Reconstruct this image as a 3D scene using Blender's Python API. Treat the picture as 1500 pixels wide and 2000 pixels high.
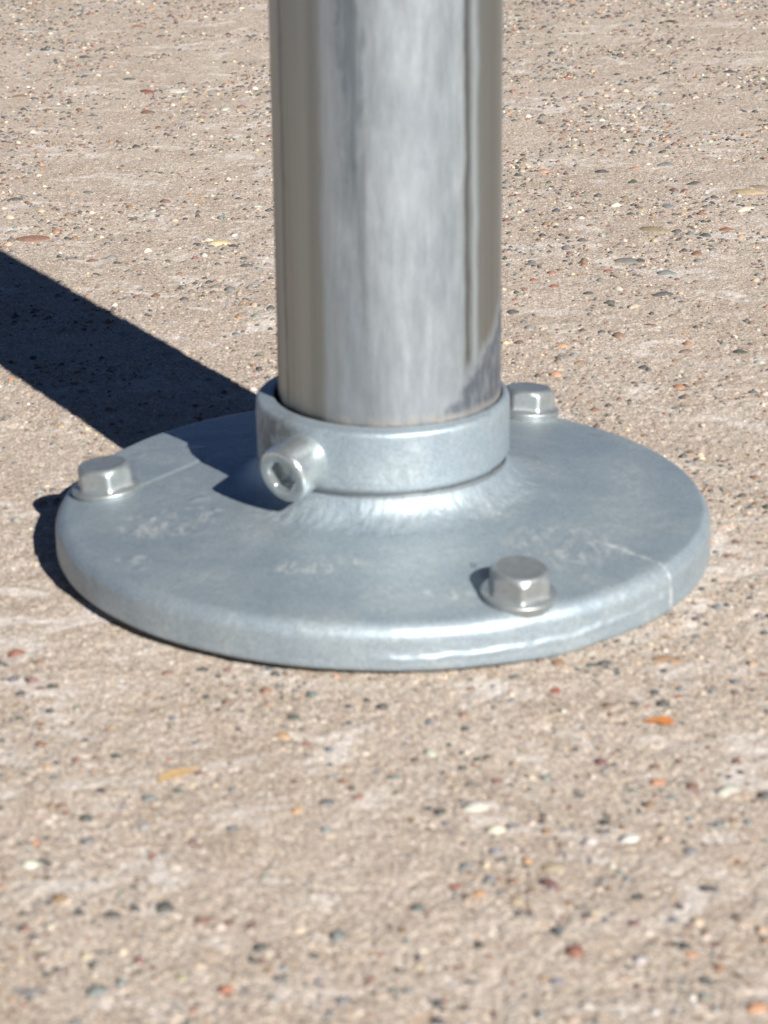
import bpy, bmesh, math, random
import numpy as np
from mathutils import Matrix, Vector

for _o in list(bpy.data.objects):
    bpy.data.objects.remove(_o)
scn = bpy.context.scene
MM = 0.001                      # everything is written in millimetres and built in metres

# ------------------------------------------------------------------ camera
cam_d = bpy.data.cameras.new("camera")
cam = bpy.data.objects.new("camera", cam_d)
scn.collection.objects.link(cam)
scn.camera = cam
cam_d.sensor_fit = 'HORIZONTAL'
cam_d.sensor_width = 36.0
cam_d.lens = 4905.0 / 1500.0 * 36.0
cam_d.clip_start = 0.02
cam_d.clip_end = 500.0
_r = Vector((0.99994097, -0.00381795, -0.0101723))
_u = Vector((0.01086519, 0.3513721, 0.93617284))
_b = Vector((0.0, -0.93622811, 0.35139284))
cam.matrix_world = Matrix(((_r.x, _u.x, _b.x, 0.000335), (_r.y, _u.y, _b.y, -0.519215),
                           (_r.z, _u.z, _b.z, 0.202358), (0, 0, 0, 1)))
cam_d.dof.use_dof = True
cam_d.dof.focus_distance = 0.86
cam_d.dof.aperture_fstop = 58.0

# ------------------------------------------------------------------ sky and sun
SUN_ELEV = 31.5
SUN_DIR = Vector((0.5 * math.cos(math.radians(SUN_ELEV)), -0.866 * math.cos(math.radians(SUN_ELEV)),
                  math.sin(math.radians(SUN_ELEV))))
world = bpy.data.worlds.new("World")
scn.world = world
world.use_nodes = True
wn = world.node_tree
wn.nodes.clear()
sky = wn.nodes.new('ShaderNodeTexSky')
sky.sky_type = 'NISHITA'
sky.sun_disc = False
sky.sun_elevation = math.radians(SUN_ELEV)
sky.sun_rotation = math.radians(150.0)
sky.altitude = 2500.0
sky.air_density = 0.4
sky.dust_density = 0.05
sky.ozone_density = 3.0
bg = wn.nodes.new('ShaderNodeBackground')
bg.inputs['Strength'].default_value = 0.05
wo = wn.nodes.new('ShaderNodeOutputWorld')
wn.links.new(sky.outputs[0], bg.inputs[0])
wn.links.new(bg.outputs[0], wo.inputs[0])
sun_d = bpy.data.lights.new("sun", 'SUN')
sun_d.energy = 5.0
sun_d.angle = math.radians(0.53)
sun_d.color = (1.0, 0.955, 0.89)
sun = bpy.data.objects.new("sun", sun_d)
scn.collection.objects.link(sun)
sun.rotation_euler = SUN_DIR.to_track_quat('Z', 'Y').to_euler()
sun.location = SUN_DIR * 3
scn.view_settings.view_transform = 'Standard'
scn.view_settings.look = 'None'
scn.view_settings.gamma = 1.0
scn.view_settings.exposure = 0.78
scn.render.resolution_x, scn.render.resolution_y = 768, 1024

# ------------------------------------------------------------------ helpers
def hash2(ix, iy, seed):
    h = (ix.astype(np.int64) * 374761393 + iy.astype(np.int64) * 668265263 + seed * 974634777) & 0xFFFFFFFF
    h = ((h ^ (h >> 13)) * 1274126177) & 0xFFFFFFFF
    return ((h ^ (h >> 16)) & 0xFFFFFF) / float(0xFFFFFF)

def vnoise(x, y, seed=0):
    """smooth value noise in -1..1"""
    fx, fy = np.floor(x), np.floor(y)
    tx, ty = x - fx, y - fy
    tx = tx * tx * tx * (tx * (tx * 6 - 15) + 10)
    ty = ty * ty * ty * (ty * (ty * 6 - 15) + 10)
    a = hash2(fx, fy, seed); b = hash2(fx + 1, fy, seed)
    c = hash2(fx, fy + 1, seed); d = hash2(fx + 1, fy + 1, seed)
    return (a * (1 - tx) * (1 - ty) + b * tx * (1 - ty) + c * (1 - tx) * ty + d * tx * ty) * 2 - 1

def fbm(x, y, seed=0, octv=4):
    s, a = 0, 1.0
    for k in range(octv):
        s = s + a * vnoise(x * 2 ** k + 17.3 * k, y * 2 ** k - 9.1 * k, seed + k)
        a *= .5
    return s

def smooth(t):
    t = np.clip(t, 0, 1)
    return t * t * (3 - 2 * t)

def mesh_np(name, co, quads, mat, parent=None, smooth_shade=True):
    """one mesh from numpy vertices (mm) and quads"""
    me = bpy.data.meshes.new(name)
    n, q = len(co), len(quads)
    me.vertices.add(n)
    me.vertices.foreach_set('co', (np.asarray(co, dtype=np.float32) * MM).ravel())
    me.loops.add(q * 4)
    me.loops.foreach_set('vertex_index', np.asarray(quads, dtype=np.int32).ravel())
    me.polygons.add(q)
    me.polygons.foreach_set('loop_start', np.arange(0, q * 4, 4, dtype=np.int32))
    me.polygons.foreach_set('use_smooth', np.full(q, smooth_shade, dtype=bool))
    me.update(calc_edges=True)
    me.validate()
    if mat: me.materials.append(mat)
    o = bpy.data.objects.new(name, me)
    scn.collection.objects.link(o)
    if parent: o.parent = parent
    return o

def grid_quads(nr, nc, wrap=False):
    i = np.arange(nr - 1)[:, None]
    j = np.arange(nc if wrap else nc - 1)[None, :]
    j2 = (j + 1) % nc
    a = i * nc + j; b = i * nc + j2
    return np.stack([a, b, b + nc, a + nc], -1).reshape(-1, 4)

def polyprofile(pts, step):
    """resample an (r, z) polyline at about the given step"""
    out = []
    for (r0, z0), (r1, z1) in zip(pts[:-1], pts[1:]):
        n = max(1, int(round(math.hypot(r1 - r0, z1 - z0) / step)))
        for k in range(n):
            t = k / n
            out.append((r0 + (r1 - r0) * t, z0 + (z1 - z0) * t))
    out.append(pts[-1])
    return np.array(out)

def arc(cx, cz, r, a0, a1, n=8):
    return [(cx + r * math.cos(math.radians(a0 + (a1 - a0) * k / n)),
             cz + r * math.sin(math.radians(a0 + (a1 - a0) * k / n))) for k in range(n + 1)]

def bm_obj(name, bm, mat, parent=None, smooth_angle=None):
    bmesh.ops.recalc_face_normals(bm, faces=bm.faces)
    me = bpy.data.meshes.new(name)
    bm.to_mesh(me); bm.free()
    if smooth_angle is not None:
        me.polygons.foreach_set('use_smooth', [True] * len(me.polygons))
        try: me.set_sharp_from_angle(angle=math.radians(smooth_angle))
        except Exception: pass
    me.materials.append(mat)
    o = bpy.data.objects.new(name, me)
    scn.collection.objects.link(o)
    if parent: o.parent = parent
    return o

def empty(name, loc, label, cat, group=None):
    o = bpy.data.objects.new(name, None)
    o.empty_display_size = 0.01
    scn.collection.objects.link(o)
    o.location = Vector(loc) * MM
    o['label'] = label; o['category'] = cat
    if group: o['group'] = group
    return o

class NT:
    """tiny node builder"""
    def __init__(s, name):
        s.m = bpy.data.materials.new(name); s.m.use_nodes = True
        s.t = s.m.node_tree; s.t.nodes.clear()
        s.out = s.n('ShaderNodeOutputMaterial'); s.b = s.n('ShaderNodeBsdfPrincipled')
        s.l(s.b.outputs[0], s.out.inputs[0])
        tc = s.n('ShaderNodeTexCoord')
        mp = s.n('ShaderNodeMapping'); mp.inputs['Scale'].default_value = (1000, 1000, 1000)
        s.l(tc.outputs['Object'], mp.inputs[0]); s.P = mp.outputs[0]
    def n(s, t, **k):
        x = s.t.nodes.new(t)
        for a, b in k.items(): setattr(x, a, b)
        return x
    def l(s, a, b): s.t.links.new(a, b)
    def put(s, sock, v):
        if hasattr(v, 'is_linked') or hasattr(v, 'links'): s.l(v, sock)
        else: sock.default_value = v
    def scaled(s, sc, vec=None):
        m = s.n('ShaderNodeMapping'); m.inputs['Scale'].default_value = sc
        s.l(vec or s.P, m.inputs[0]); return m.outputs[0]
    def noise(s, scale, detail=3, rough=.5, vec=None, dist=0.0, color=False):
        x = s.n('ShaderNodeTexNoise'); x.inputs['Scale'].default_value = scale
        x.inputs['Detail'].default_value = detail; x.inputs['Roughness'].default_value = rough
        x.inputs['Distortion'].default_value = dist
        s.l(vec or s.P, x.inputs['Vector']); return x.outputs['Color' if color else 'Fac']
    def vor(s, scale, vec=None, feature='F1'):
        x = s.n('ShaderNodeTexVoronoi'); x.feature = feature; x.inputs['Scale'].default_value = scale
        s.l(vec or s.P, x.inputs['Vector']); return x
    def ramp(s, f, stops, interp='LINEAR'):
        x = s.n('ShaderNodeValToRGB'); cr = x.color_ramp; cr.interpolation = interp
        while len(cr.elements) < len(stops): cr.elements.new(.5)
        for e, (p, c) in zip(cr.elements, stops):
            e.position = p; e.color = (c if isinstance(c, tuple) else (c, c, c)) + (1,)
        s.l(f, x.inputs[0]); return x.outputs[0]
    def mix(s, f, a, b, mode='MIX'):
        x = s.n('ShaderNodeMix', data_type='RGBA', blend_type=mode)
        for sk, v in ((x.inputs[0], f), (x.inputs[6], a), (x.inputs[7], b)):
            if isinstance(v, tuple): sk.default_value = v + (1,)
            else: s.put(sk, v)
        return x.outputs[2]
    def math(s, op, a, b=0.0, c=None, clamp=False):
        x = s.n('ShaderNodeMath', operation=op, use_clamp=clamp)
        s.put(x.inputs[0], a); s.put(x.inputs[1], b)
        if c is not None: s.put(x.inputs[2], c)
        return x.outputs[0]
    def bump(s, h, strength, dist, normal=None):
        x = s.n('ShaderNodeBump'); x.inputs['Strength'].default_value = strength
        x.inputs['Distance'].default_value = dist * MM
        s.l(h, x.inputs['Height'])
        if normal: s.l(normal, x.inputs['Normal'])
        return x.outputs[0]

# ------------------------------------------------------------------ materials
def mat_concrete():
    s = NT('exposed_sand_concrete')
    big = s.noise(.022, 5, .6)
    mid = s.noise(.11, 5, .6, dist=.6)
    base = s.mix(s.ramp(big, [(.35, 0.0), (.68, 1.0)]), (.37, .30, .238), (.45, .385, .325))
    base = s.mix(s.math('MULTIPLY', s.ramp(mid, [(.42, 0.0), (.66, 1.0)]), .5), base, (.50, .45, .41))
    # sand grains, two sizes, each grain its own colour
    wv = s.mix(.25, s.P, s.noise(1.1, 2, color=True), 'ADD')
    stops = [(0.0, (.08, .08, .09)), (.13, (.19, .14, .12)), (.22, (.42, .25, .14)), (.29, (.29, .23, .18)),
             (.48, (.47, .37, .28)), (.66, (.62, .53, .43)), (.85, (.78, .72, .64))]
    v1 = s.vor(1.05, wv); sep = s.n('ShaderNodeSeparateColor'); s.l(v1.outputs['Color'], sep.inputs[0])
    g1 = s.ramp(sep.outputs[0], stops, 'CONSTANT')
    v2 = s.vor(2.1, wv); sep2 = s.n('ShaderNodeSeparateColor'); s.l(v2.outputs['Color'], sep2.inputs[0])
    g2 = s.ramp(sep2.outputs[0], stops, 'CONSTANT')
    m1 = s.math('MULTIPLY', s.math('LESS_THAN', v1.outputs['Distance'], .42), s.math('GREATER_THAN', sep.outputs[1], .45))
    m2 = s.math('MULTIPLY', s.math('LESS_THAN', v2.outputs['Distance'], .5), s.math('GREATER_THAN', sep2.outputs[1], .35))
    col = s.mix(s.math('MULTIPLY', m2, .85), base, g2)
    col = s.mix(s.math('MULTIPLY', m1, .6), col, g1)
    grit = s.ramp(s.noise(1.5, 3, .75), [(.34, .66), (.5, 1.0), (.66, 1.26)])
    col = s.mix(1.0, col, grit, 'MULTIPLY')
    # thin pale cement skin left in smears
    sm = s.noise(.055, 6, .68, vec=s.scaled((.7, 1.0, 1)), dist=1.2)
    smear = s.ramp(sm, [(.54, 0.0), (.64, 1.0)])
    fine = s.noise(1.6, 3, .6)
    smear = s.math('MULTIPLY', smear, s.ramp(fine, [(.35, .15), (.6, .85)]))
    col = s.mix(s.math('MULTIPLY', smear, .85), col, (.70, .665, .64))
    # faint rusty tint here and there
    rust = s.ramp(s.noise(.07, 3, .5, vec=s.scaled((1, 1, 1), s.P), dist=.4), [(.66, 0.0), (.8, 1.0)])
    col = s.mix(s.math('MULTIPLY', rust, .35), col, (.42, .24, .12))
    s.l(col, s.b.inputs['Base Color'])
    s.b.inputs['Roughness'].default_value = .82
    s.b.inputs['Specular IOR Level'].default_value = .3
    h = s.math('ADD', s.math('MULTIPLY', v1.outputs['Distance'], -.5), s.math('MULTIPLY', v2.outputs['Distance'], -.35))
    h = s.math('ADD', h, s.math('MULTIPLY', fine, 1.0))
    s.l(s.bump(h, .75, .26), s.b.inputs['Normal'])
    return s.m

def mat_pebble(src):
    s = NT('pebble_' + src)
    if src == 'single':
        oi = s.n('ShaderNodeObjectInfo'); c = oi.outputs['Color']
    else:
        at = s.n('ShaderNodeAttribute', attribute_name='stone_colour'); c = at.outputs['Color']
    tc = s.n('ShaderNodeNewGeometry')
    mp = s.scaled((1000, 1000, 1000), tc.outputs['Position'])
    f = s.noise(.9, 4, .65, vec=mp)
    c = s.mix(1.0, c, s.ramp(f, [(.3, .72), (.7, 1.22)]), 'MULTIPLY')
    dust = s.ramp(s.noise(.8, 4, .65, vec=mp), [(.36, 0.1), (.66, 1.0)])
    c = s.mix(s.math('MULTIPLY', dust, .14), c, (.42, .355, .29))
    s.l(c, s.b.inputs['Base Color'])
    s.b.inputs['Roughness'].default_value = .62
    s.b.inputs['Specular IOR Level'].default_value = .35
    s.l(s.bump(s.noise(2.2, 3, .6, vec=mp), .5, .2), s.b.inputs['Normal'])
    return s.m

def mat_galv_cast():
    s = NT('galvanised_casting')
    a = s.noise(.06, 4, .55, dist=.5); b = s.noise(.55, 5, .65); c = s.noise(3.0, 3, .6)
    col = s.ramp(a, [(.3, (.26, .318, .362)), (.5, (.30, .358, .395)), (.7, (.34, .395, .42))])
    # white zinc bloom, worn in patches
    bl = s.math('MULTIPLY', s.ramp(a, [(.52, 0.0), (.62, 1.0)]), s.ramp(b, [(.52, 0.0), (.66, 1.0)]))
    col = s.mix(s.math('MULTIPLY', bl, .55), col, (.47, .52, .52))
    fl = s.ramp(s.noise(.42, 3, .5, vec=s.scaled((1, 1, 1)), dist=1.0), [(.70, 0.0), (.76, 1.0)])
    col = s.mix(s.math('MULTIPLY', fl, .3), col, (.58, .61, .59))
    gr = s.ramp(s.noise(.16, 4, .6), [(.60, 0.0), (.75, 1.0)])
    col = s.mix(s.math('MULTIPLY', gr, .3), col, (.20, .21, .22))
    col = s.mix(1.0, col, s.ramp(s.noise(1.7, 3, .7), [(.34, .84), (.5, 1.0), (.66, 1.15)]), 'MULTIPLY')
    sx = s.n('ShaderNodeSeparateXYZ'); s.l(s.P, sx.inputs[0])
    X, Y, Z = sx.outputs[0], sx.outputs[1], sx.outputs[2]
    def blob(cx, cy, rx, ry, cz=None, rz=1.0):
        q = s.math('ADD', s.math('POWER', s.math('DIVIDE', s.math('SUBTRACT', X, cx), rx), 2.0),
                   s.math('POWER', s.math('DIVIDE', s.math('SUBTRACT', Y, cy), ry), 2.0))
        if cz is not None: q = s.math('ADD', q, s.math('POWER', s.math('DIVIDE', s.math('SUBTRACT', Z, cz), rz), 2.0))
        return s.math('SUBTRACT', 1.0, q, clamp=True)
    # chalky scuffs rubbed into the plate
    scuff = s.math('MAXIMUM', blob(-46, -20, 13, 9), s.math('MAXIMUM', blob(-13, -46, 11, 4.5), s.math('MULTIPLY', blob(38, -36, 14, 12), .6)))
    scuff = s.math('MAXIMUM', scuff, s.math('MAXIMUM', blob(-52, -39, 5, 4), blob(12, -59, 7, 2.5)))
    sn = s.ramp(s.noise(.42, 5, .7, vec=s.scaled((1, .55, 1)), dist=.5), [(.50, 0.0), (.62, 1.0)])
    col = s.mix(s.math('MULTIPLY', s.math('MULTIPLY', s.ramp(scuff, [(0.0, 0.0), (.5, 1.0)]), sn), .8), col, (.56, .585, .57))
    # chipped white zinc bead left along the mould seam
    pd = s.math('ABSOLUTE', s.math('ADD', s.math('ADD', s.math('MULTIPLY', X, .5807), s.math('MULTIPLY', Y, .8141)), s.math('ADD', .1, s.math('MULTIPLY', s.noise(.3, 3, .6), .8))))
    bead = s.math('MULTIPLY', s.math('SUBTRACT', 1.0, s.math('DIVIDE', pd, .75), clamp=True), s.ramp(s.math('SUBTRACT', X, 40.0), [(0.0, 0.0), (1.0, 1.0)]))
    bead = s.math('MULTIPLY', s.ramp(bead, [(0.0, 0.0), (.5, 1.0)]), s.ramp(s.noise(.55, 4, .75), [(.46, .08), (.58, 1.0)]))
    col = s.mix(s.math('MULTIPLY', bead, .6), col, (.66, .68, .66))
    # brown grime on the left of the collar and two small purple-grey drips by the front bolt
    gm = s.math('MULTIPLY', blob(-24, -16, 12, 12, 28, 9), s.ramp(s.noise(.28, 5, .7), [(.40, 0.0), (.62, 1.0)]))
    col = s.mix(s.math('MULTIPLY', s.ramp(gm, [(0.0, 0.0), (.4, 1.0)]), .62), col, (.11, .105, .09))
    dr = s.math('MAXIMUM', blob(18.3, -46.5, .9, 1.4), blob(20.6, -49.8, 1.2, 2.6))
    col = s.mix(s.math('MULTIPLY', s.ramp(dr, [(0.0, 0.0), (.4, 1.0)]), .6), col, (.16, .15, .20))
    # shade under the collar, painted as a dark band above the plate
    under_shade = s.math('MULTIPLY', s.ramp(s.math('SUBTRACT', 23.0, Z), [(0.0, 0.0), (1.0, 1.0)]), s.ramp(s.math('SUBTRACT', Z, 20.2), [(0.0, 0.0), (.4, 1.0)]))
    col = s.mix(s.math('MULTIPLY', under_shade, .6), col, (.12, .125, .125))
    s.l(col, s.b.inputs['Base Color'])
    s.b.inputs['Metallic'].default_value = .5
    r = s.math('ADD', s.math('MULTIPLY', b, .16), .45)
    s.l(r, s.b.inputs['Roughness'])
    h = s.math('ADD', s.math('MULTIPLY', b, 1.0), s.math('MULTIPLY', c, .35))
    s.l(s.bump(h, .4, .16), s.b.inputs['Normal'])
    return s.m

def mat_galv_tube():
    s = NT('galvanised_tube')
    st = s.noise(.16, 5, .6, vec=s.scaled((1, 1, .06)), dist=.3)      # long vertical runs
    st2 = s.noise(.55, 4, .6, vec=s.scaled((1, 1, .05)))
    cl = s.noise(.10, 5, .66, vec=s.scaled((1, 1, .5)), dist=.15)      # clouds of zinc patina
    fi = s.noise(1.3, 4, .65, vec=s.scaled((1, 1, 2.2)))               # fine cross brushing
    col = s.ramp(st, [(.28, (.20, .225, .245)), (.5, (.235, .262, .283)), (.72, (.275, .303, .325))])
    col = s.mix(s.math('MULTIPLY', s.ramp(cl, [(.36, 1.0), (.52, 0.0)]), .35), col, (.15, .175, .20))
    col = s.mix(s.math('MULTIPLY', s.ramp(cl, [(.55, 0.0), (.72, 1.0)]), .4), col, (.32, .345, .36))
    mo = s.noise(.5, 5, .65, vec=s.scaled((1, 1, .22)))
    col = s.mix(1.0, col, s.ramp(mo, [(.32, .86), (.5, 1.0), (.68, 1.13)]), 'MULTIPLY')
    # dark streaks high on the tube and the scuffed stain low on its right
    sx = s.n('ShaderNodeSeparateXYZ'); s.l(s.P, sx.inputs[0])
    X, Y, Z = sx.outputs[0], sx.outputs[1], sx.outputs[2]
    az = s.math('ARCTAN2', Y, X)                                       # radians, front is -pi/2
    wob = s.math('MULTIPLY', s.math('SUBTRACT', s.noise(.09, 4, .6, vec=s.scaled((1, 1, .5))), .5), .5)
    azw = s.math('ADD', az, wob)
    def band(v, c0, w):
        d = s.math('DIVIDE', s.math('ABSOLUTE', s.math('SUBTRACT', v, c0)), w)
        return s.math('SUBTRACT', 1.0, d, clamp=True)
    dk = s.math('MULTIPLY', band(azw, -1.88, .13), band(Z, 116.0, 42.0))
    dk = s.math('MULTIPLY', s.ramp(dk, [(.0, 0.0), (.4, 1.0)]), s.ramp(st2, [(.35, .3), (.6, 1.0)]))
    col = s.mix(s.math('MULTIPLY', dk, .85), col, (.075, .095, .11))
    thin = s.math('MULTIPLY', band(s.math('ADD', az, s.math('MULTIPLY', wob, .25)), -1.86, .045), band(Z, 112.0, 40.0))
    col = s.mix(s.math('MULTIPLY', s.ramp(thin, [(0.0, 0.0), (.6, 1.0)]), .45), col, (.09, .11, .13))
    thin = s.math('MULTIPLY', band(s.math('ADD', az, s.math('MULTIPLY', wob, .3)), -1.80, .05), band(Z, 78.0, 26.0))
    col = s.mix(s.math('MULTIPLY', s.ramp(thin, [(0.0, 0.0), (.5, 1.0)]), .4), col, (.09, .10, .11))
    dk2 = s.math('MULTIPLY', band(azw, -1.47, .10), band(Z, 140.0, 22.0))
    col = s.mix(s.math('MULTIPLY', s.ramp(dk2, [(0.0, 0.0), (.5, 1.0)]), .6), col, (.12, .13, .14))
    # dull zinc front, drawn metal flanks; sun and reflection bands painted into the colour
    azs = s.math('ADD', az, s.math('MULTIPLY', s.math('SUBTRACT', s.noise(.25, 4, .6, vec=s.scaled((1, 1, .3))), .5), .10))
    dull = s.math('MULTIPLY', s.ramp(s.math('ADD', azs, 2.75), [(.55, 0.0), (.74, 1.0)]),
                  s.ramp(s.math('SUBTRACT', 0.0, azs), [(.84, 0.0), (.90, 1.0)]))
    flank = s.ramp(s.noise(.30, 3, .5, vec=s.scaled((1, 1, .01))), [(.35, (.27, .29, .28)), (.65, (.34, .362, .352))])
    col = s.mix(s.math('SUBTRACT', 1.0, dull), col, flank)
    run = s.math('MAXIMUM', band(azs, -.735, .075), s.math('MULTIPLY', band(azs, -2.13, .07), .8))  # pale stripes of reflected light painted along the tube
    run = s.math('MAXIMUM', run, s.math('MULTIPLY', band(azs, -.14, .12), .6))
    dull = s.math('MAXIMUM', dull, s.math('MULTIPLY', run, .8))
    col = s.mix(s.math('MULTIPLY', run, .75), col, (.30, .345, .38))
    dl = s.math('MAXIMUM', band(azs, -2.69, .045), s.math('MULTIPLY', band(azs, -.83, .03), .7))  # dark reflection lines painted in beside the pale stripes
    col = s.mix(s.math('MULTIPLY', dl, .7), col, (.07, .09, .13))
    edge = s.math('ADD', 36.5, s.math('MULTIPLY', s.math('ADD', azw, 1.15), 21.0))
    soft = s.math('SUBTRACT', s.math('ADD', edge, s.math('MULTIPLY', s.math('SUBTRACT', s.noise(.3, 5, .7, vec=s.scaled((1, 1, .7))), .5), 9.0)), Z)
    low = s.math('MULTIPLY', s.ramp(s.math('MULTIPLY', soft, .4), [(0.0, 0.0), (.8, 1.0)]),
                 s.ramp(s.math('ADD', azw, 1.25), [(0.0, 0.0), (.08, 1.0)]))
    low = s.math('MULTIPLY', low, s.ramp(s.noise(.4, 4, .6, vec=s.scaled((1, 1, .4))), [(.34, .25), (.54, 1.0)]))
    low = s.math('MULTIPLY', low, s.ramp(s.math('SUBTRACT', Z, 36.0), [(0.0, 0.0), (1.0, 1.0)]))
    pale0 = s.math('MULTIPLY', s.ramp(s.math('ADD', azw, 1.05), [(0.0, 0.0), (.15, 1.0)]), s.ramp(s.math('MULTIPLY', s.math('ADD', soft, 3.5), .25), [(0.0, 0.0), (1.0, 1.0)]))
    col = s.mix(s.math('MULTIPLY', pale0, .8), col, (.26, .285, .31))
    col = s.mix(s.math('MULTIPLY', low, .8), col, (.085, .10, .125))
    # tan grime ring above the collar; shade of the gap painted in below it
    ring = s.math('MULTIPLY', band(Z, 35.2, 2.6), s.ramp(s.noise(.5, 4, .6), [(.4, .2), (.6, 1.0)]))
    col = s.mix(s.math('MULTIPLY', ring, .6), col, (.46, .40, .33))
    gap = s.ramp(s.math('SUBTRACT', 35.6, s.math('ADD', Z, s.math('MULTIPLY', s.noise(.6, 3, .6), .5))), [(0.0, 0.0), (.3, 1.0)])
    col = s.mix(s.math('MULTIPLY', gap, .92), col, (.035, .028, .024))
    dull = s.math('MAXIMUM', dull, s.math('MULTIPLY', pale0, .8))
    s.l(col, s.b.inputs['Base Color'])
    s.l(s.math('SUBTRACT', .97, s.math('MULTIPLY', dull, .42)), s.b.inputs['Metallic'])
    r = s.math('ADD', s.math('MULTIPLY', dull, .2), s.math('ADD', .34, s.math('MULTIPLY', st, .12)))
    s.l(r, s.b.inputs['Roughness'])
    h = s.math('ADD', s.math('MULTIPLY', st, .5), s.math('ADD', s.math('MULTIPLY', fi, .45), s.math('MULTIPLY', cl, 1.0)))
    s.l(s.bump(h, .5, .25), s.b.inputs['Normal'])
    return s.m

def mat_bolt(name, base, rough, metal=.9):
    s = NT(name)
    f = s.noise(.5, 4, .6); g = s.noise(2.4, 3, .6)
    c = s.ramp(f, [(.3, tuple(v * .82 for v in base)), (.7, tuple(min(1, v * 1.1) for v in base))])
    sp = s.ramp(s.noise(.8, 3, .5), [(.68, 0.0), (.74, 1.0)])
    c = s.mix(s.math('MULTIPLY', sp, .5), c, (.30, .22, .13))
    s.l(c, s.b.inputs['Base Color'])
    s.b.inputs['Metallic'].default_value = metal
    s.l(s.math('ADD', s.math('MULTIPLY', g, .12), rough), s.b.inputs['Roughness'])
    s.l(s.bump(s.math('ADD', f, s.math('MULTIPLY', g, .3)), .45, .12), s.b.inputs['Normal'])
    return s.m

def mat_plain(name, colr, rough=.7):
    s = NT(name)
    f = s.noise(.8, 4, .6)
    s.l(s.ramp(f, [(.3, tuple(v * .8 for v in colr)), (.7, tuple(min(1, v * 1.15) for v in colr))]), s.b.inputs['Base Color'])
    s.b.inputs['Roughness'].default_value = rough
    s.l(s.bump(f, .5, .2), s.b.inputs['Normal'])
    return s.m

M_CON = mat_concrete(); M_PS = mat_pebble('single'); M_PG = mat_pebble('mixed')
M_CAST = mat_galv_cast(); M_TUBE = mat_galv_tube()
M_BOLT = mat_bolt('dull_steel_bolt', (.35, .38, .385), .38, .7)
M_CAP = mat_bolt('zinc_cap_screw', (.56, .61, .61), .22, .8)
M_LEAF = mat_plain('dry_tan_leaf', (.50, .34, .17)); M_TWIG = mat_plain('brown_twig', (.12, .085, .055))
M_ORANGE = mat_plain('orange_leaf_crumb', (.52, .19, .05))

# ------------------------------------------------------------------ the concrete pavement: one sheet out to the horizon
def ground_h(x, y):
    """relief of the worn concrete, mm"""
    h = .22 * vnoise(x / 23, y / 23, 1) + .12 * vnoise(x / 7.5, y / 7.5, 2) + .08 * vnoise(x / 3.1, y / 3.1, 3)
    h = h + .09 * vnoise(x / 1.45, y / 1.45, 4) + .10 * vnoise(x / .75, y / .75, 5)
    pit = np.clip(vnoise(x / 2.2, y / 2.2, 9) - .45, 0, 1)
    h = h - .6 * pit
    fade = 1 - smooth((np.hypot(x, y) - 1500) / 1500)
    return h * fade

def build_ground():
    ny, nx = 920, 640
    cy = -519.2
    # rows: spacing grows with the distance from the viewer
    t = np.linspace(0, 1, ny)
    d0, d1 = 519.2 - 225, 519.2 + 830
    yin = cy + d0 * (d1 / d0) ** t
    yo = np.geomspace(20, 60000, 46)
    ys = np.concatenate([yin[0] - yo[::-1], yin, yin[-1] + yo])
    u = np.linspace(-1, 1, nx)
    w = np.interp(ys, [-250, -200, 0, 800], [66, 70, 98, 225])
    xo = np.geomspace(4, 60000, 40)
    X = np.concatenate([-(w[:, None] + xo[None, ::-1]), w[:, None] * u[None, :], w[:, None] + xo[None, :]], 1)
    Y = np.repeat(ys[:, None], X.shape[1], 1)
    Z = ground_h(X, Y)
    co = np.stack([X, Y, Z], -1).reshape(-1, 3)
    o = mesh_np('pavement', co, grid_quads(len(ys), X.shape[1]), M_CON)
    o['kind'] = 'structure'
    o['label'] = 'worn tan concrete pavement with sand and small pebbles showing'
    return o
pavement = build_ground()

# ------------------------------------------------------------------ pebbles set in the concrete
PAL = {'d': (.055, .06, .06), 's': (.14, .15, .15), 'S': (.20, .20, .20), 'm': (.15, .085, .08), 'r': (.22, .085, .06),
       'R': (.27, .16, .11), 'b': (.17, .105, .07), 'B': (.24, .20, .14), 'o': (.33, .19, .11), 'y': (.40, .32, .22),
       'c': (.45, .38, .30), 'w': (.45, .43, .39), 'W': (.42, .405, .37), 'O': (.33, .20, .12)}
rng = random.Random(11)

def pebble_arrays(nseg, rings, seed):
    """unit flattened dome, slightly lumpy; z from -0.25 up to 1"""
    r = random.Random(seed)
    ph = [r.uniform(0, 6.28) for _ in range(3)]
    co, fs = [], []
    levels = [(1.0, -.3)] + [(math.cos(a), math.sin(a)) for a in
                             [math.radians(18 + 50 * k / (rings - 1)) for k in range(rings)]]
    for rr, z in levels:
        for k in range(nseg):
            a = 2 * math.pi * k / nseg
            m = 1 + .16 * math.sin(a + ph[0]) * .6 + .12 * math.sin(2 * a + ph[1]) + .08 * math.sin(3 * a + ph[2])
            co.append((rr * m * math.cos(a), rr * m * math.sin(a), z * (1 + .1 * math.sin(a + ph[2]))))
    co.append((0, 0, 1.0))
    L = len(levels)
    for j in range(L - 1):
        for k in range(nseg):
            k2 = (k + 1) % nseg
            fs.append((j * nseg + k, j * nseg + k2, (j + 1) * nseg + k2, (j + 1) * nseg + k))
    tip = len(co) - 1
    for k in range(nseg):
        fs.append(((L - 1) * nseg + k, (L - 1) * nseg + (k + 1) % nseg, tip))
    return co, fs
PROTO = []
for sd in range(8):
    co, fs = pebble_arrays(10, 2, sd)
    me = bpy.data.meshes.new('pebble')
    me.from_pydata([tuple(v * MM for v in c) for c in co], [], fs)
    me.polygons.foreach_set('use_smooth', [True] * len(me.polygons))
    me.materials.append(M_PS)
    PROTO.append(me)

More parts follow.
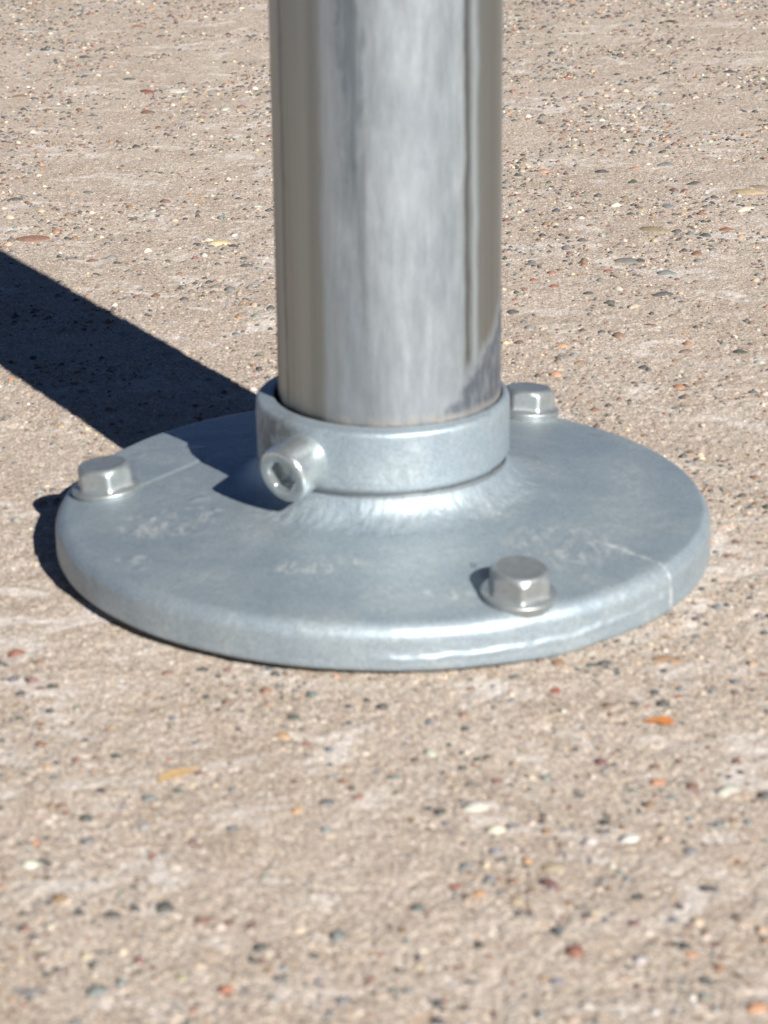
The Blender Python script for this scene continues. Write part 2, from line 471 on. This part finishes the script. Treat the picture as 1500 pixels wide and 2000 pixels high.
SALIENT = [
    (9.6,-128.8,2.14,'d'),(53.1,-85.5,2.53,'d'),(26.7,-155.0,3.70,'m'),(52.7,-157.2,3.34,'d'),(11.4,-155.5,2.18,'r'),(-35.7,-161.5,2.81,'d'),
    (-29.5,-165.8,2.13,'b'),(-19.7,-174.3,2.25,'d'),(29.4,-176.2,2.88,'r'),(39.6,-168.1,1.79,'m'),(-44.2,-186.3,3.59,'s'),(-10.1,-124.7,2.87,'s'),
    (-0.3,-85.8,2.14,'d'),(-13.8,-79.6,2.16,'s'),(-17.0,-89.9,2.70,'d'),(33.0,-79.2,2.36,'r'),(48.3,-118.1,2.73,'o'),(34.9,-140.1,2.26,'w'),
    (8.3,-105.6,2.24,'w'),(39.3,-179.1,2.22,'w'),(26.2,-184.8,2.19,'s'),(48.5,-185.3,2.19,'d'),(55.4,-193.2,3.38,'o'),(5.0,-162.4,2.48,'s'),
    (18.8,-135.5,2.98,'c'),(21.7,-134.6,2.29,'s'),(27.4,-136.6,1.75,'b'),(-58.5,-130.5,2.31,'w'),(-59.5,-146.1,2.91,'w'),(-53.0,-158.3,2.33,'b'),
    (-73.7,-58.5,2.87,'r'),(-42.5,-68.8,2.01,'b'),(47.6,-85.4,1.75,'d'),(21.2,-160.3,2.49,'y'),(39.5,-112.4,1.84,'s'),(57.2,-135.4,2.11,'s'),
    (32.3,-134.8,1.41,'s'),(42.5,-85.9,1.94,'b'),(-18.9,-97.2,2.28,'o'),(-14.3,-101.2,1.89,'r'),(-32.9,-138.9,1.74,'m'),(-26.5,-133.9,1.94,'s'),
    (-36.5,-119.7,2.00,'s'),(-50.8,-138.5,2.09,'s'),(-56.7,-125.1,2.33,'b'),(-41.7,-122.5,2.53,'s'),(-54.1,-186.9,3.58,'s'),(-6.7,-190.0,2.32,'s'),
    (-15.9,-180.5,1.58,'s'),(-24.6,-186.7,2.03,'r'),(-7.7,-171.0,2.59,'s'),(-35.3,-147.7,2.22,'c'),(-19.8,-151.7,2.20,'s'),(-15.4,-128.0,1.78,'o'),
    (63.6,-110.9,1.85,'m'),(48.8,-111.6,2.22,'b'),(19.9,-117.0,2.01,'m'),(20.8,-153.5,2.02,'b'),(15.3,-117.9,1.82,'s'),(36.4,-157.2,1.50,'b'),
    (45.8,-167.4,1.63,'s'),(51.3,-144.5,2.24,'s'),(15.9,-126.8,5.36,'W'),(41.5,-139.7,3.48,'w'),(60.3,-122.0,3.97,'W'),(29.9,-192.2,2.00,'w'),
    (-22.8,-77.7,1.98,'b'),(-28.3,-165.0,1.48,'b'),(-70.1,-89.2,1.55,'s'),(-59.4,-114.1,1.84,'s'),(-4.7,-122.4,1.80,'b'),(-113.1,276.2,9.98,'R'),
    (-151.0,618.8,4.63,'d'),(-130.9,599.7,5.02,'d'),(-106.4,546.8,4.36,'d'),(-100.9,652.9,5.24,'m'),(-58.2,528.3,3.86,'d'),(-96.0,519.4,6.38,'r'),
    (-92.5,477.2,5.32,'b'),(-114.0,471.3,3.66,'d'),(-136.2,590.1,3.62,'m'),(-112.2,732.2,5.07,'o'),(-102.2,720.8,3.52,'m'),(-101.5,340.1,3.93,'s'),
    (-121.1,284.6,3.69,'s'),(-85.2,251.0,3.55,'s'),(-73.9,258.8,2.61,'w'),(-41.5,316.3,2.78,'w'),(-55.6,271.1,2.98,'w'),(-83.6,520.9,10.65,'W'),
    (-157.0,667.5,3.86,'s'),(-169.8,669.7,3.38,'s'),(-113.9,678.9,5.84,'b'),(-148.9,513.6,5.50,'b'),(-119.3,273.8,2.65,'s'),(-47.1,264.1,3.94,'d'),
    (-51.4,266.9,7.57,'y'),(-66.9,204.4,2.75,'b'),(-50.0,215.2,3.40,'s'),(-41.8,238.7,3.50,'d'),(-97.2,250.3,4.20,'s'),(-90.4,246.9,3.54,'m'),
    (47.1,236.8,3.81,'s'),(80.9,239.7,3.19,'d'),(77.4,240.4,7.97,'S'),(87.1,225.4,5.33,'s'),(83.4,200.7,5.16,'d'),(52.1,210.5,2.77,'r'),
    (71.1,208.0,3.07,'w'),(62.0,203.2,3.35,'d'),(38.3,184.3,3.27,'d'),(76.9,169.1,3.50,'m'),(83.5,142.8,3.94,'m'),(85.3,150.1,2.56,'o'),
    (66.8,157.8,3.16,'b'),(50.3,149.0,3.98,'o'),(54.2,133.9,3.34,'b'),(70.8,129.1,3.04,'d'),(49.0,138.8,2.80,'s'),(98.6,142.3,3.66,'d'),
    (78.5,111.6,3.24,'o'),(47.0,123.5,3.29,'o'),(102.9,132.1,3.05,'w'),(73.8,188.3,3.89,'c'),(38.7,152.8,2.57,'m'),(103.6,373.5,6.29,'s'),
    (110.1,343.3,5.73,'d'),(126.5,329.4,10.59,'y'),(133.4,336.0,8.89,'B'),(88.9,278.8,9.34,'B'),(139.1,677.0,5.34,'d'),(150.4,550.5,5.25,'d'),
    (118.1,678.3,5.35,'s'),(79.3,364.0,4.76,'d'),(59.4,256.3,3.25,'s'),(112.6,277.7,4.00,'r'),(99.4,247.0,3.21,'r'),(99.0,238.3,2.86,'s'),
    (67.7,331.4,2.83,'m'),(122.5,304.5,6.87,'c'),(91.7,367.5,3.67,'o'),(58.5,365.0,4.03,'o'),(83.6,27.5,2.38,'d'),(69.3,-39.0,2.12,'s'),
    (40.8,-66.8,2.22,'d'),(34.4,-65.9,2.63,'b'),(55.6,-65.3,5.06,'O'),(73.7,-73.1,1.79,'b'),(68.0,-76.5,1.78,'s'),(26.0,-71.8,2.00,'s'),
    (48.5,-37.6,2.13,'r'),
]


def rnd_colour():
    k = rng.random()
    key = ('d' if k < .26 else 's' if k < .46 else 'S' if k < .52 else 'm' if k < .59 else 'r' if k < .61 else 'b' if k < .76 else
           'B' if k < .80 else 'o' if k < .825 else 'y' if k < .88 else 'c' if k < .975 else 'w')
    return key

stones = []                                     # x, y, length, colour key
for (x, y, l, k) in SALIENT:
    stones.append((x, y, l * 1.05, k, 1))
taken = [(x, y, l) for x, y, l, k, _ in stones]
def half_width(y): return float(np.interp(y, [-250, -200, 0, 800], [62, 66, 94, 215]))
n_more = 15000
while len(stones) < n_more:
    y = rng.uniform(-215, 800)
    hw = 215
    x = rng.uniform(-hw, hw)
    if abs(x) > half_width(y): continue
    if math.hypot(x, y) < 69: continue
    if rng.random() > .55 + .75 * float(vnoise(np.array([x / 26]), np.array([y / 26]), 77)[0]) + .25 * float(vnoise(np.array([x / 9]), np.array([y / 9]), 78)[0]): continue
    l = .75 + rng.expovariate(1 / .42)
    if y > 150: l *= 1.18 + .2 * min(1, (y - 150) / 400)
    if l > 5.2: continue
    if l > 1.8 and any(abs(x - a) < l * .5 + c * .5 and abs(y - b) < l * .5 + c * .5 for a, b, c in taken): continue
    if y < 150 and l > 2.6: l *= .72
    if l > 1.8: taken.append((x, y, l))
    stones.append((x, y, l, rnd_colour(), 0))

cam_xy = np.array((0.3, -519.2))
def shown(s):                                   # how large it shows
    d = math.hypot(s[0] - cam_xy[0], s[1] - cam_xy[1])
    return s[2] / math.hypot(d, 202) + (.01 if s[4] else 0)
stones.sort(key=shown, reverse=True)
hx = np.array([s[0] for s in stones]); hy = np.array([s[1] for s in stones])
hz = ground_h(hx, hy)

def stone_dims(s):
    l = s[2]
    asp = rng.uniform(1.02, 1.5) if s[2] < 3.5 else rng.uniform(1.5, 2.2)
    a, b = l * .56, l * .56 / asp
    h = min(b * rng.uniform(.5, .95), 1.0)
    rot = rng.uniform(-.8, .8) if s[4] else rng.uniform(0, math.pi)
    return a, b, h, rot

def jitter(c):
    v = rng.uniform(.8, 1.25)
    return tuple(min(.85, max(.01, q * v * rng.uniform(.92, 1.08))) for q in c)

for i in range(300):
    s = stones[i]
    a, b, h, rot = stone_dims(s)
    o = bpy.data.objects.new('pebble', PROTO[i % 8])
    scn.collection.objects.link(o)
    o.parent = pavement
    o.location = (s[0] * MM, s[1] * MM, (hz[i] - .06) * MM)
    o.rotation_euler = (0, 0, rot)
    o.scale = (a, b, h)
    o.color = jitter(PAL[s[3]]) + (1,)

VC, FC, CC = [], [], []
low = [pebble_arrays(7, 2, 20 + k) for k in range(6)]
off = 0
for i in range(300, len(stones)):
    s = stones[i]
    a, b, h, rot = stone_dims(s)
    co, fs = low[i % 6]
    ca, sa = math.cos(rot), math.sin(rot)
    cl = jitter(PAL[s[3]]) + (1,)
    for (px, py, pz) in co:
        px *= a; py *= b
        VC.append(((s[0] + px * ca - py * sa) * MM, (s[1] + px * sa + py * ca) * MM, (hz[i] - .06 + pz * h) * MM))
        CC.extend(cl)
    FC.extend([tuple(q + off for q in f) for f in fs])
    off += len(co)
me = bpy.data.meshes.new('small_pebbles')
me.from_pydata(VC, [], FC)
me.polygons.foreach_set('use_smooth', [True] * len(me.polygons))
ca_ = me.color_attributes.new('stone_colour', 'FLOAT_COLOR', 'POINT')
ca_.data.foreach_set('color', CC)
me.materials.append(M_PG)
o = bpy.data.objects.new('small_pebbles', me)
scn.collection.objects.link(o)
o.parent = pavement
o['kind'] = 'stuff'

# ------------------------------------------------------------------ the base flange
PX, PY = 1.84, .8                              # the tube sits off centre in the socket
SEAM = math.radians(-35.5)
flange = empty('base_flange', (0, 0, 0), 'round galvanised cast base flange bolted to the concrete under the steel post', 'base flange')

def cone_z(r): return 10.95 + (70 - r) * .11

def build_plate():
    nA = 1080
    az = np.linspace(-math.pi, math.pi, nA, endpoint=False)
    prof = [(66.0, -1.5), (66.5, .9), (70.6, 1.0)] + arc(70.9, 2.2, 1.3, -90, 0, 6)[1:] + [(72.2, 7.4)]
    prof += arc(68.7, 7.55, 3.5, 3, 82, 14)[1:]
    rs = np.arange(68.2, 37, -.5)
    prof += [(r, cone_z(r)) for r in rs if r > 34.6]
    # broad fillet up into the neck
    z0 = cone_z(34.3)
    for t in np.linspace(0, 1, 22)[1:]:
        a = t * math.radians(86)
        prof.append((34.3 - 7.6 * math.sin(a), z0 + .6 * t + 6.2 * (1 - math.cos(a))))
    prof = polyprofile(prof, .45)
    R_, Z_ = prof[:, 0][:, None], prof[:, 1][:, None]
    A = az[None, :]
    rr = np.repeat(R_, nA, 1); zz = np.repeat(Z_, nA, 1)
    # cast relief
    X, Y = rr * np.cos(A), rr * np.sin(A)
    rim = smooth((rr - 69.5) / 2.0)
    zz = zz + (1 - rim) * (.07 * fbm(X / 13, Y / 13, 31, 3) + .03 * fbm(X / 1.6, Y / 1.6, 35, 2))
    s_ = A * 72
    rr = rr + rim * (.06 * fbm(s_ / 12, zz / 3.5, 41, 3) + .03 * fbm(s_ / 1.5, zz / 1.2, 44, 2))
    # lower lip drops towards the right, where it sits hard on the concrete
    low_ = 1 - smooth((zz - .5) / 6)
    zz = zz - low_ * (-.42 + .95 * np.cos(A + .35))
    bulge = np.exp(-((A + math.radians(62)) / .11) ** 2)
    zz = zz - low_ * bulge * .5
    # mould seam: the sector right of it is cast a little lower and smaller
    w = np.angle(np.exp(1j * (A - SEAM)))                  # >0 is the side behind the seam
    wob = .006 * vnoise(rr / 3, rr * 0, 51)
    side = smooth((w + wob) * rr / .7 + .5) * (1 - smooth((w - 2.2) / .3))
    zz = zz - side * .6 * smooth((rr - 46) / 14)
    rr = rr - side * .7 * rim
    ridge = np.exp(-(((w + wob) * rr + .5) / .75) ** 2)
    patchy = np.clip(.6 + .7 * vnoise(rr / 2.2, A * 0, 53), 0, 1.3)
    zz = zz + ridge * .5 * smooth((rr - 52) / 8) * patchy * (1 - rim)
    rr = rr + ridge * .8 * rim * patchy
    # flash line running along the front right of the rim
    run = smooth((A + math.radians(97)) / .25) * smooth((SEAM - A) / .03)
    zl = 4.2 + .35 * vnoise(s_ / 5, s_ * 0, 55) + .9 * smooth((A + math.radians(70)) / .6)
    fl = np.exp(-((zz - zl) / .42) ** 2) * np.clip(.65 + .6 * vnoise(s_ / 2.0, s_ * 0, 57), .1, 1.3)
    rr = rr + rim * run * fl * .38
    rr = rr + rim * run * (1 - smooth((zz - zl) / .6 + .5)) * .22
    # low raised pad behind the left bolt with a clean front edge
    X, Y = rr * np.cos(A), rr * np.sin(A)
    d = ((X + 53) * (-12.2) + (Y - 4.7) * 11.0) / 16.43    # distance behind the edge
    pad = smooth((X + 59) / 3) * smooth(d / .5 + .5) * smooth((-40.5 - X) / 2.0) * smooth((31 - Y) / 3) * (1 - rim)
    zz = zz + pad * .34
    X, Y = rr * np.cos(A), rr * np.sin(A)
    # sprue scars and pits left of the front
    for (cx, cy, rad, hgt) in ((-44, -20, 8.5, .10), (-37.5, -17.5, 1.3, -.5), (-36, -16, .9, .45), (-50, -17, 1.6, .22), (-41, -8.6, 1.0, .3),
                               (-39.2, -8.4, 1.2, .3), (-38, -26, 2.2, .16), (-52, -38, 1.6, .22), (-50, -42, 1.2, .25), (13, -59, 1.4, .18),
                               (20, -30, 1.0, .15), (43, -58, .9, .2)):
        q = np.hypot(X - cx, Y - cy)
        if rad > 5: zz = zz + hgt * np.exp(-((q - rad) / .9) ** 2) * np.clip(.5 + vnoise(X / 3, Y / 3, 61), 0, 1)
        else: zz = zz + hgt * np.exp(-(q / rad) ** 2)
    # raking scratches right of centre
    for k in range(9):
        cx, cy = 21 + k * 2.6, -25 - k * 1.3
        al, ac = (X - cx) * .35 + (Y - cy) * .94, (X - cx) * .94 - (Y - cy) * .35
        zz = zz - .12 * np.exp(-(ac / .28) ** 2 - (al / 3.2) ** 2)
    # long scratch left of the front bolt
    cx, cy = 9.5, -56
    al, ac = (X - cx) * .93 + (Y - cy) * .37, -(X - cx) * .37 + (Y - cy) * .93
    zz = zz + .12 * np.exp(-(ac / .4) ** 2 - (al / 6) ** 2)
    # knurled roughness of the weld-like fillet
    nk = smooth((36 - rr) / 3)
    zz = zz + nk * .14 * fbm(X / 1.6, Y / 1.6, 71, 3) * smooth((np.cos(A + 1.1) + .3))
    co = np.stack([X, Y, zz], -1).reshape(-1, 3)
    co[:, 0] += .5
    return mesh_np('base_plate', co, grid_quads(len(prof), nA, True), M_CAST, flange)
build_plate()

def build_collar():
    nA = 720
    az = np.linspace(-math.pi, math.pi, nA, endpoint=False)
    prof = [(26.2, 17.0), (26.3, 20.6)] + arc(25.6, 22.6, 2.1, -80, 0, 8)[1:] + [(27.72, 34.0)]
    prof += arc(26.6, 34.1, 1.1, 0, 75, 7)[1:] + [(25.4, 35.55), (24.95, 35.5), (24.75, 35.2), (24.7, 20.0)]
    prof = polyprofile(prof, .4)
    A = az[None, :]
    rr = np.repeat(prof[:, 0][:, None], nA, 1); zz = np.repeat(prof[:, 1][:, None], nA, 1)
    out = smooth((rr - 26.3) / .6) 
    s_ = A * 27.7
    rr = rr + out * (.07 * fbm(s_ / 6, zz / 5, 81, 3) + .02 * fbm(s_ / 1.2, zz / 1.2, 84, 2))
    w = np.angle(np.exp(1j * (A - math.radians(-34))))
    side = smooth(w * 27.7 / .5 + .5) * (1 - smooth((w - 2.4) / .3))
    rr = rr - side * .3 * out
    rr = rr + np.exp(-((w * 27.7) / .4) ** 2) * .11 * out
    zz = zz + (1 - smooth((zz - 21) / 8)) * .9 * np.cos(A + .3) 
    bore = smooth((27.2 - rr) / 1.6) * smooth((zz - 25) / 6)
    co = np.stack([rr * np.cos(A) + .5 + 1.0 * bore, rr * np.sin(A) + .5 * bore, zz], -1).reshape(-1, 3)
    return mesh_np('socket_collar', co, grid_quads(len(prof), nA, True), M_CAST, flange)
collar = build_collar()

# ------------------------------------------------------------------ bolts and the set screw
def lathe(bm, prof, n=48, top=True):
    rows = []
    for r, z in prof:
        rows.append([bm.verts.new((r * math.cos(2 * math.pi * k / n) * MM, r * math.sin(2 * math.pi * k / n) * MM, z * MM))
                     for k in range(n)])
    for a, b in zip(rows[:-1], rows[1:]):
        for k in range(n):
            k2 = (k + 1) % n
            bm.faces.new((a[k], a[k2], b[k2], b[k]))
    if top: bm.faces.new(rows[-1])
    return rows

def hex_r(th, af, soft=.0):
    """polar radius of a hexagon of the given width across flats, corner along th = 0"""
    t = (th + math.pi / 6) % (math.pi / 3) - math.pi / 6
    # corner at 0: flats centred at 30 degrees
    t2 = (th) % (math.pi / 3) - math.pi / 6
    r = (af / 2) / math.cos(t2)
    rc = af / 2 / math.cos(math.pi / 6) * (1 - soft)
    return min(r, rc)

def build_bolt(x, y, corner_az, label, tilt):
    r = math.hypot(x, y)
    z = cone_z(min(r, 68.5)) + .05
    head = bpy.data.objects.new('flange_bolt', None)
    head.empty_display_size = .005
    scn.collection.objects.link(head)
    head.parent = flange
    n = Vector((x / r * math.sin(tilt), y / r * math.sin(tilt), math.cos(tilt)))
    q = Vector((0, 0, 1)).rotation_difference(n)
    head.rotation_mode = 'QUATERNION'
    head.rotation_quaternion = q @ Matrix.Rotation(math.radians(corner_az), 4, 'Z').to_quaternion()
    head.location = (x * MM, y * MM, z * MM)
    head.scale = (1, 1, 1.04)
    if label: head['label'] = label
    bm = bmesh.new()
    lathe(bm, [(7.3, -1.0), (7.55, .1)] + arc(7.2, .75, .45, -20, 70, 5) + [(6.5, 1.55), (5.0, 1.9)], 64)
    bm_obj('washer_flange', bm, M_BOLT, head, 40)
    # hexagon head: chamfered top, faces flare out into the flange
    N = 96
    bm = bmesh.new(); rows = []
    AF = 11.4
    zs = [(1.2, 1.08, 1), (1.7, 1.04, 1), (2.0, 1.015, 1), (2.4, 1.0, 1), (3.6, 1.0, 1), (4.7, .995, 1), (5.35, .985, 1)]
    def row(fn, z):
        return [bm.verts.new((fn(2 * math.pi * k / N) * math.cos(2 * math.pi * k / N) * MM,
                              fn(2 * math.pi * k / N) * math.sin(2 * math.pi * k / N) * MM, z(2 * math.pi * k / N) * MM)) for k in range(N)]
    for zc, sc, _ in zs:
        rows.append(row(lambda t: min(hex_r(t, AF, .025) * sc, 7.0), lambda t: zc - (.45 if zc > 5 else 0) * max(0, (hex_r(t, AF, .0) - 5.6)) * 1.2))
    rows.append(row(lambda t: min(hex_r(t, AF, .04), 5.62), lambda t: 5.72))
    rows.append(row(lambda t: 5.25, lambda t: 6.05))
    rows.append(row(lambda t: 4.95, lambda t: 6.16))
    rows.append(row(lambda t: 4.55, lambda t: 6.12))
    rows.append(row(lambda t: 2.4, lambda t: 6.05))
    for a, b in zip(rows[:-1], rows[1:]):
        for k in range(N):
            k2 = (k + 1) % N
            bm.faces.new((a[k], a[k2], b[k2], b[k]))
    bm.faces.new(rows[-1])
    bm_obj('hex_head', bm, M_BOLT, head, 24)
    return head
build_bolt(-61.0, 3.6, -77, None, math.radians(5.0))
build_bolt(26.8, -59.0, -87, None, math.radians(7.0))
build_bolt(35.2, 57.0, -70, None, math.radians(6.5))

def build_screw():
    F = Vector((-21.0, -27.3, 25.7)); B = F - Vector((-.61, -.77, -.2)) * 6
    ax = (F - B).normalized()
    B = F - ax * 9.5
    s = bpy.data.objects.new('cap_screw', None)
    s.empty_display_size = .005
    scn.collection.objects.link(s); s.parent = flange
    s.rotation_mode = 'QUATERNION'
    s.rotation_quaternion = Vector((0, 0, 1)).rotation_difference(ax) @ Matrix.Rotation(math.radians(14), 4, 'Z').to_quaternion()
    s.location = B * MM
    L = 9.5; N = 96; R0 = 6.15
    bm = bmesh.new()
    def circ(r, z): return [bm.verts.new((r * math.cos(2 * math.pi * k / N) * MM, r * math.sin(2 * math.pi * k / N) * MM, z * MM)) for k in range(N)]
    def hexr(sc, z): return [bm.verts.new((hex_r(2 * math.pi * k / N, sc, .02) * math.cos(2 * math.pi * k / N) * MM,
                                         hex_r(2 * math.pi * k / N, sc, .02) * math.sin(2 * math.pi * k / N) * MM, z * MM)) for k in range(N)]
    rows = [circ(R0 - .9, -3.0), circ(R0 - .1, -.4), circ(R0, .4), circ(R0, L - 1.5)]
    for k in range(1, 6):
        a = math.radians(90 * k / 5)
        rows.append(circ(R0 - 1.0 + 1.0 * math.cos(a), L - 1.0 + 1.0 * math.sin(a)))
    rows += [circ(3.9, L), circ(3.55, L - .2)]
    rows += [hexr(6.2, L - .45)]
    for a, b in zip(rows[:-1], rows[1:]):
        for k in range(N):
            k2 = (k + 1) % N
            bm.faces.new((a[k], a[k2], b[k2], b[k]))
    bm_obj('screw_head', bm, M_CAP, s, 38)
    bm = bmesh.new()
    rows = [hexr(6.2, L - .45), hexr(6.1, L - 3.7)]
    rows.append(circ(1.4, L - 4.3))
    for a, b in zip(rows[:-1], rows[1:]):
        for k in range(N):
            k2 = (k + 1) % N
            bm.faces.new((a[k], b[k], b[k2], a[k2]))
    bm.faces.new(rows[-1])
    bm_obj('hex_socket', bm, M_CAP, s, 30)
    return s
build_screw()

# ------------------------------------------------------------------ the steel post
def build_post():
    nA = 720
    az = np.linspace(-math.pi, math.pi, nA, endpoint=False)
    zs = np.concatenate([[19.0, 25.0, 33.0], np.arange(34.0, 230, 1.0), np.arange(230, 1900, 40.0)])
    A = az[None, :]
    Z = np.repeat(zs[:, None], nA, 1)
    r = np.full_like(Z, 24.15)
    # drawn flutes: very shallow, they run the length of the tube
    for (a0, w, h) in ((-2.62, .035, -.05), (-2.12, .05, .055), (-1.86, .08, -.05), (-.86, .05, .06), (-.98, .03, -.05), (-.52, .07, -.03), (-.2, .05, .03)):
        r = r + h * np.exp(-(np.angle(np.exp(1j * (A - a0))) / w) ** 2)
    r = r + .02 * fbm(A * 24 / 4, Z / 60, 91, 3)
    dul = np.exp(-((A + 1.5) / .75) ** 4)
    r = r + dul * .028 * fbm(A * 24 / 3.0, Z / 9, 95, 3)
    # two sags in the zinc near the top of the frame, and a drip lower left of centre
    for (a0, z0, wa, wz, h) in ((-1.60, 134, .05, 7, -.14), (-1.68, 130, .05, 6, .10), (-1.35, 132, .05, 7, -.06), (-1.84, 90, .045, 7, .12), (-1.79, 92, .03, 9, -.12)):
        r = r + h * np.exp(-((A - a0) / wa) ** 2 - ((Z - z0) / wz) ** 2)
    cx = PX + Z * -.00024; cyy = PY + Z * .003
    co = np.stack([r * np.cos(A), r * np.sin(A), Z], -1).copy()
    co[..., 0] += Z * -.00024; co[..., 1] += Z * .003
    # cap the top
    co = co.reshape(-1, 3)
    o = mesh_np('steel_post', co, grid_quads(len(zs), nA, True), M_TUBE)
    o.location = (PX * MM, PY * MM, 0)
    o['label'] = 'upright round galvanised steel tube standing in the socket of the base flange'
    o['category'] = 'post'
    return o
post = build_post()
bm = bmesh.new()
bmesh.ops.create_circle(bm, cap_ends=True, radius=24.15 * MM, segments=64)
cap = bm_obj('end_cap', bm, M_TUBE, post); cap.location = (-.45 * MM, 5.6 * MM, 1869.5 * MM)

# ------------------------------------------------------------------ bits lying on the concrete
def leafy(name, pts, thick, mat, loc, rot, label, cat, curl=.5):
    """a small closed, curled sliver; pts = outline half widths along its length"""
    bm = bmesh.new(); n = len(pts); top, bot = [], []
    L = pts[-1][0]
    for (x, wd) in pts:
        zc = curl * math.sin(math.pi * x / L)
        row = [(x, -wd, zc + curl * .3), (x, -wd * .4, zc), (x, wd * .4, zc), (x, wd, zc + curl * .3)]
        top.append([bm.verts.new((a * MM, b * MM, (c + thick) * MM)) for a, b, c in row])
        bot.append([bm.verts.new((a * MM, b * MM, c * MM)) for a, b, c in row])
    for i in range(n - 1):
        for j in range(3):
            bm.faces.new((top[i][j], top[i + 1][j], top[i + 1][j + 1], top[i][j + 1]))
            bm.faces.new((bot[i][j], bot[i][j + 1], bot[i + 1][j + 1], bot[i + 1][j]))
        bm.faces.new((top[i][0], bot[i][0], bot[i + 1][0], top[i + 1][0]))
        bm.faces.new((top[i][3], top[i + 1][3], bot[i + 1][3], bot[i][3]))
    for e in (0, -1):
        for j in range(3):
            f = (top[e][j], top[e][j + 1], bot[e][j + 1], bot[e][j])
            bm.faces.new(f)
    o = bm_obj(name, bm, mat, None, 60)
    z = float(ground_h(np.array([loc[0]]), np.array([loc[1]]))[0])
    o.location = (loc[0] * MM, loc[1] * MM, (z + .15) * MM)
    o.rotation_euler = (0, 0, rot)
    o['label'] = label; o['category'] = cat
    return o
leafy('leaf_fragment', [(0, .1), (.8, .8), (2.2, 1.35), (4, 1.5), (5.6, 1.0), (7.2, .5), (8.6, .15)], .12, M_LEAF, (-40.6, -116.3), .62,
      'small tan pointed leaf fragment lying on the concrete left in front of the flange', 'leaf', .35)
leafy('orange_crumb', [(0, .1), (1.2, .7), (2.6, .9), (3.8, 1.7), (5.0, 1.4), (5.7, .4)], .1, M_ORANGE, (48.4, -93.4), -.05,
      'bright orange ragged leaf crumb on the concrete right in front of the flange', 'leaf', .25)
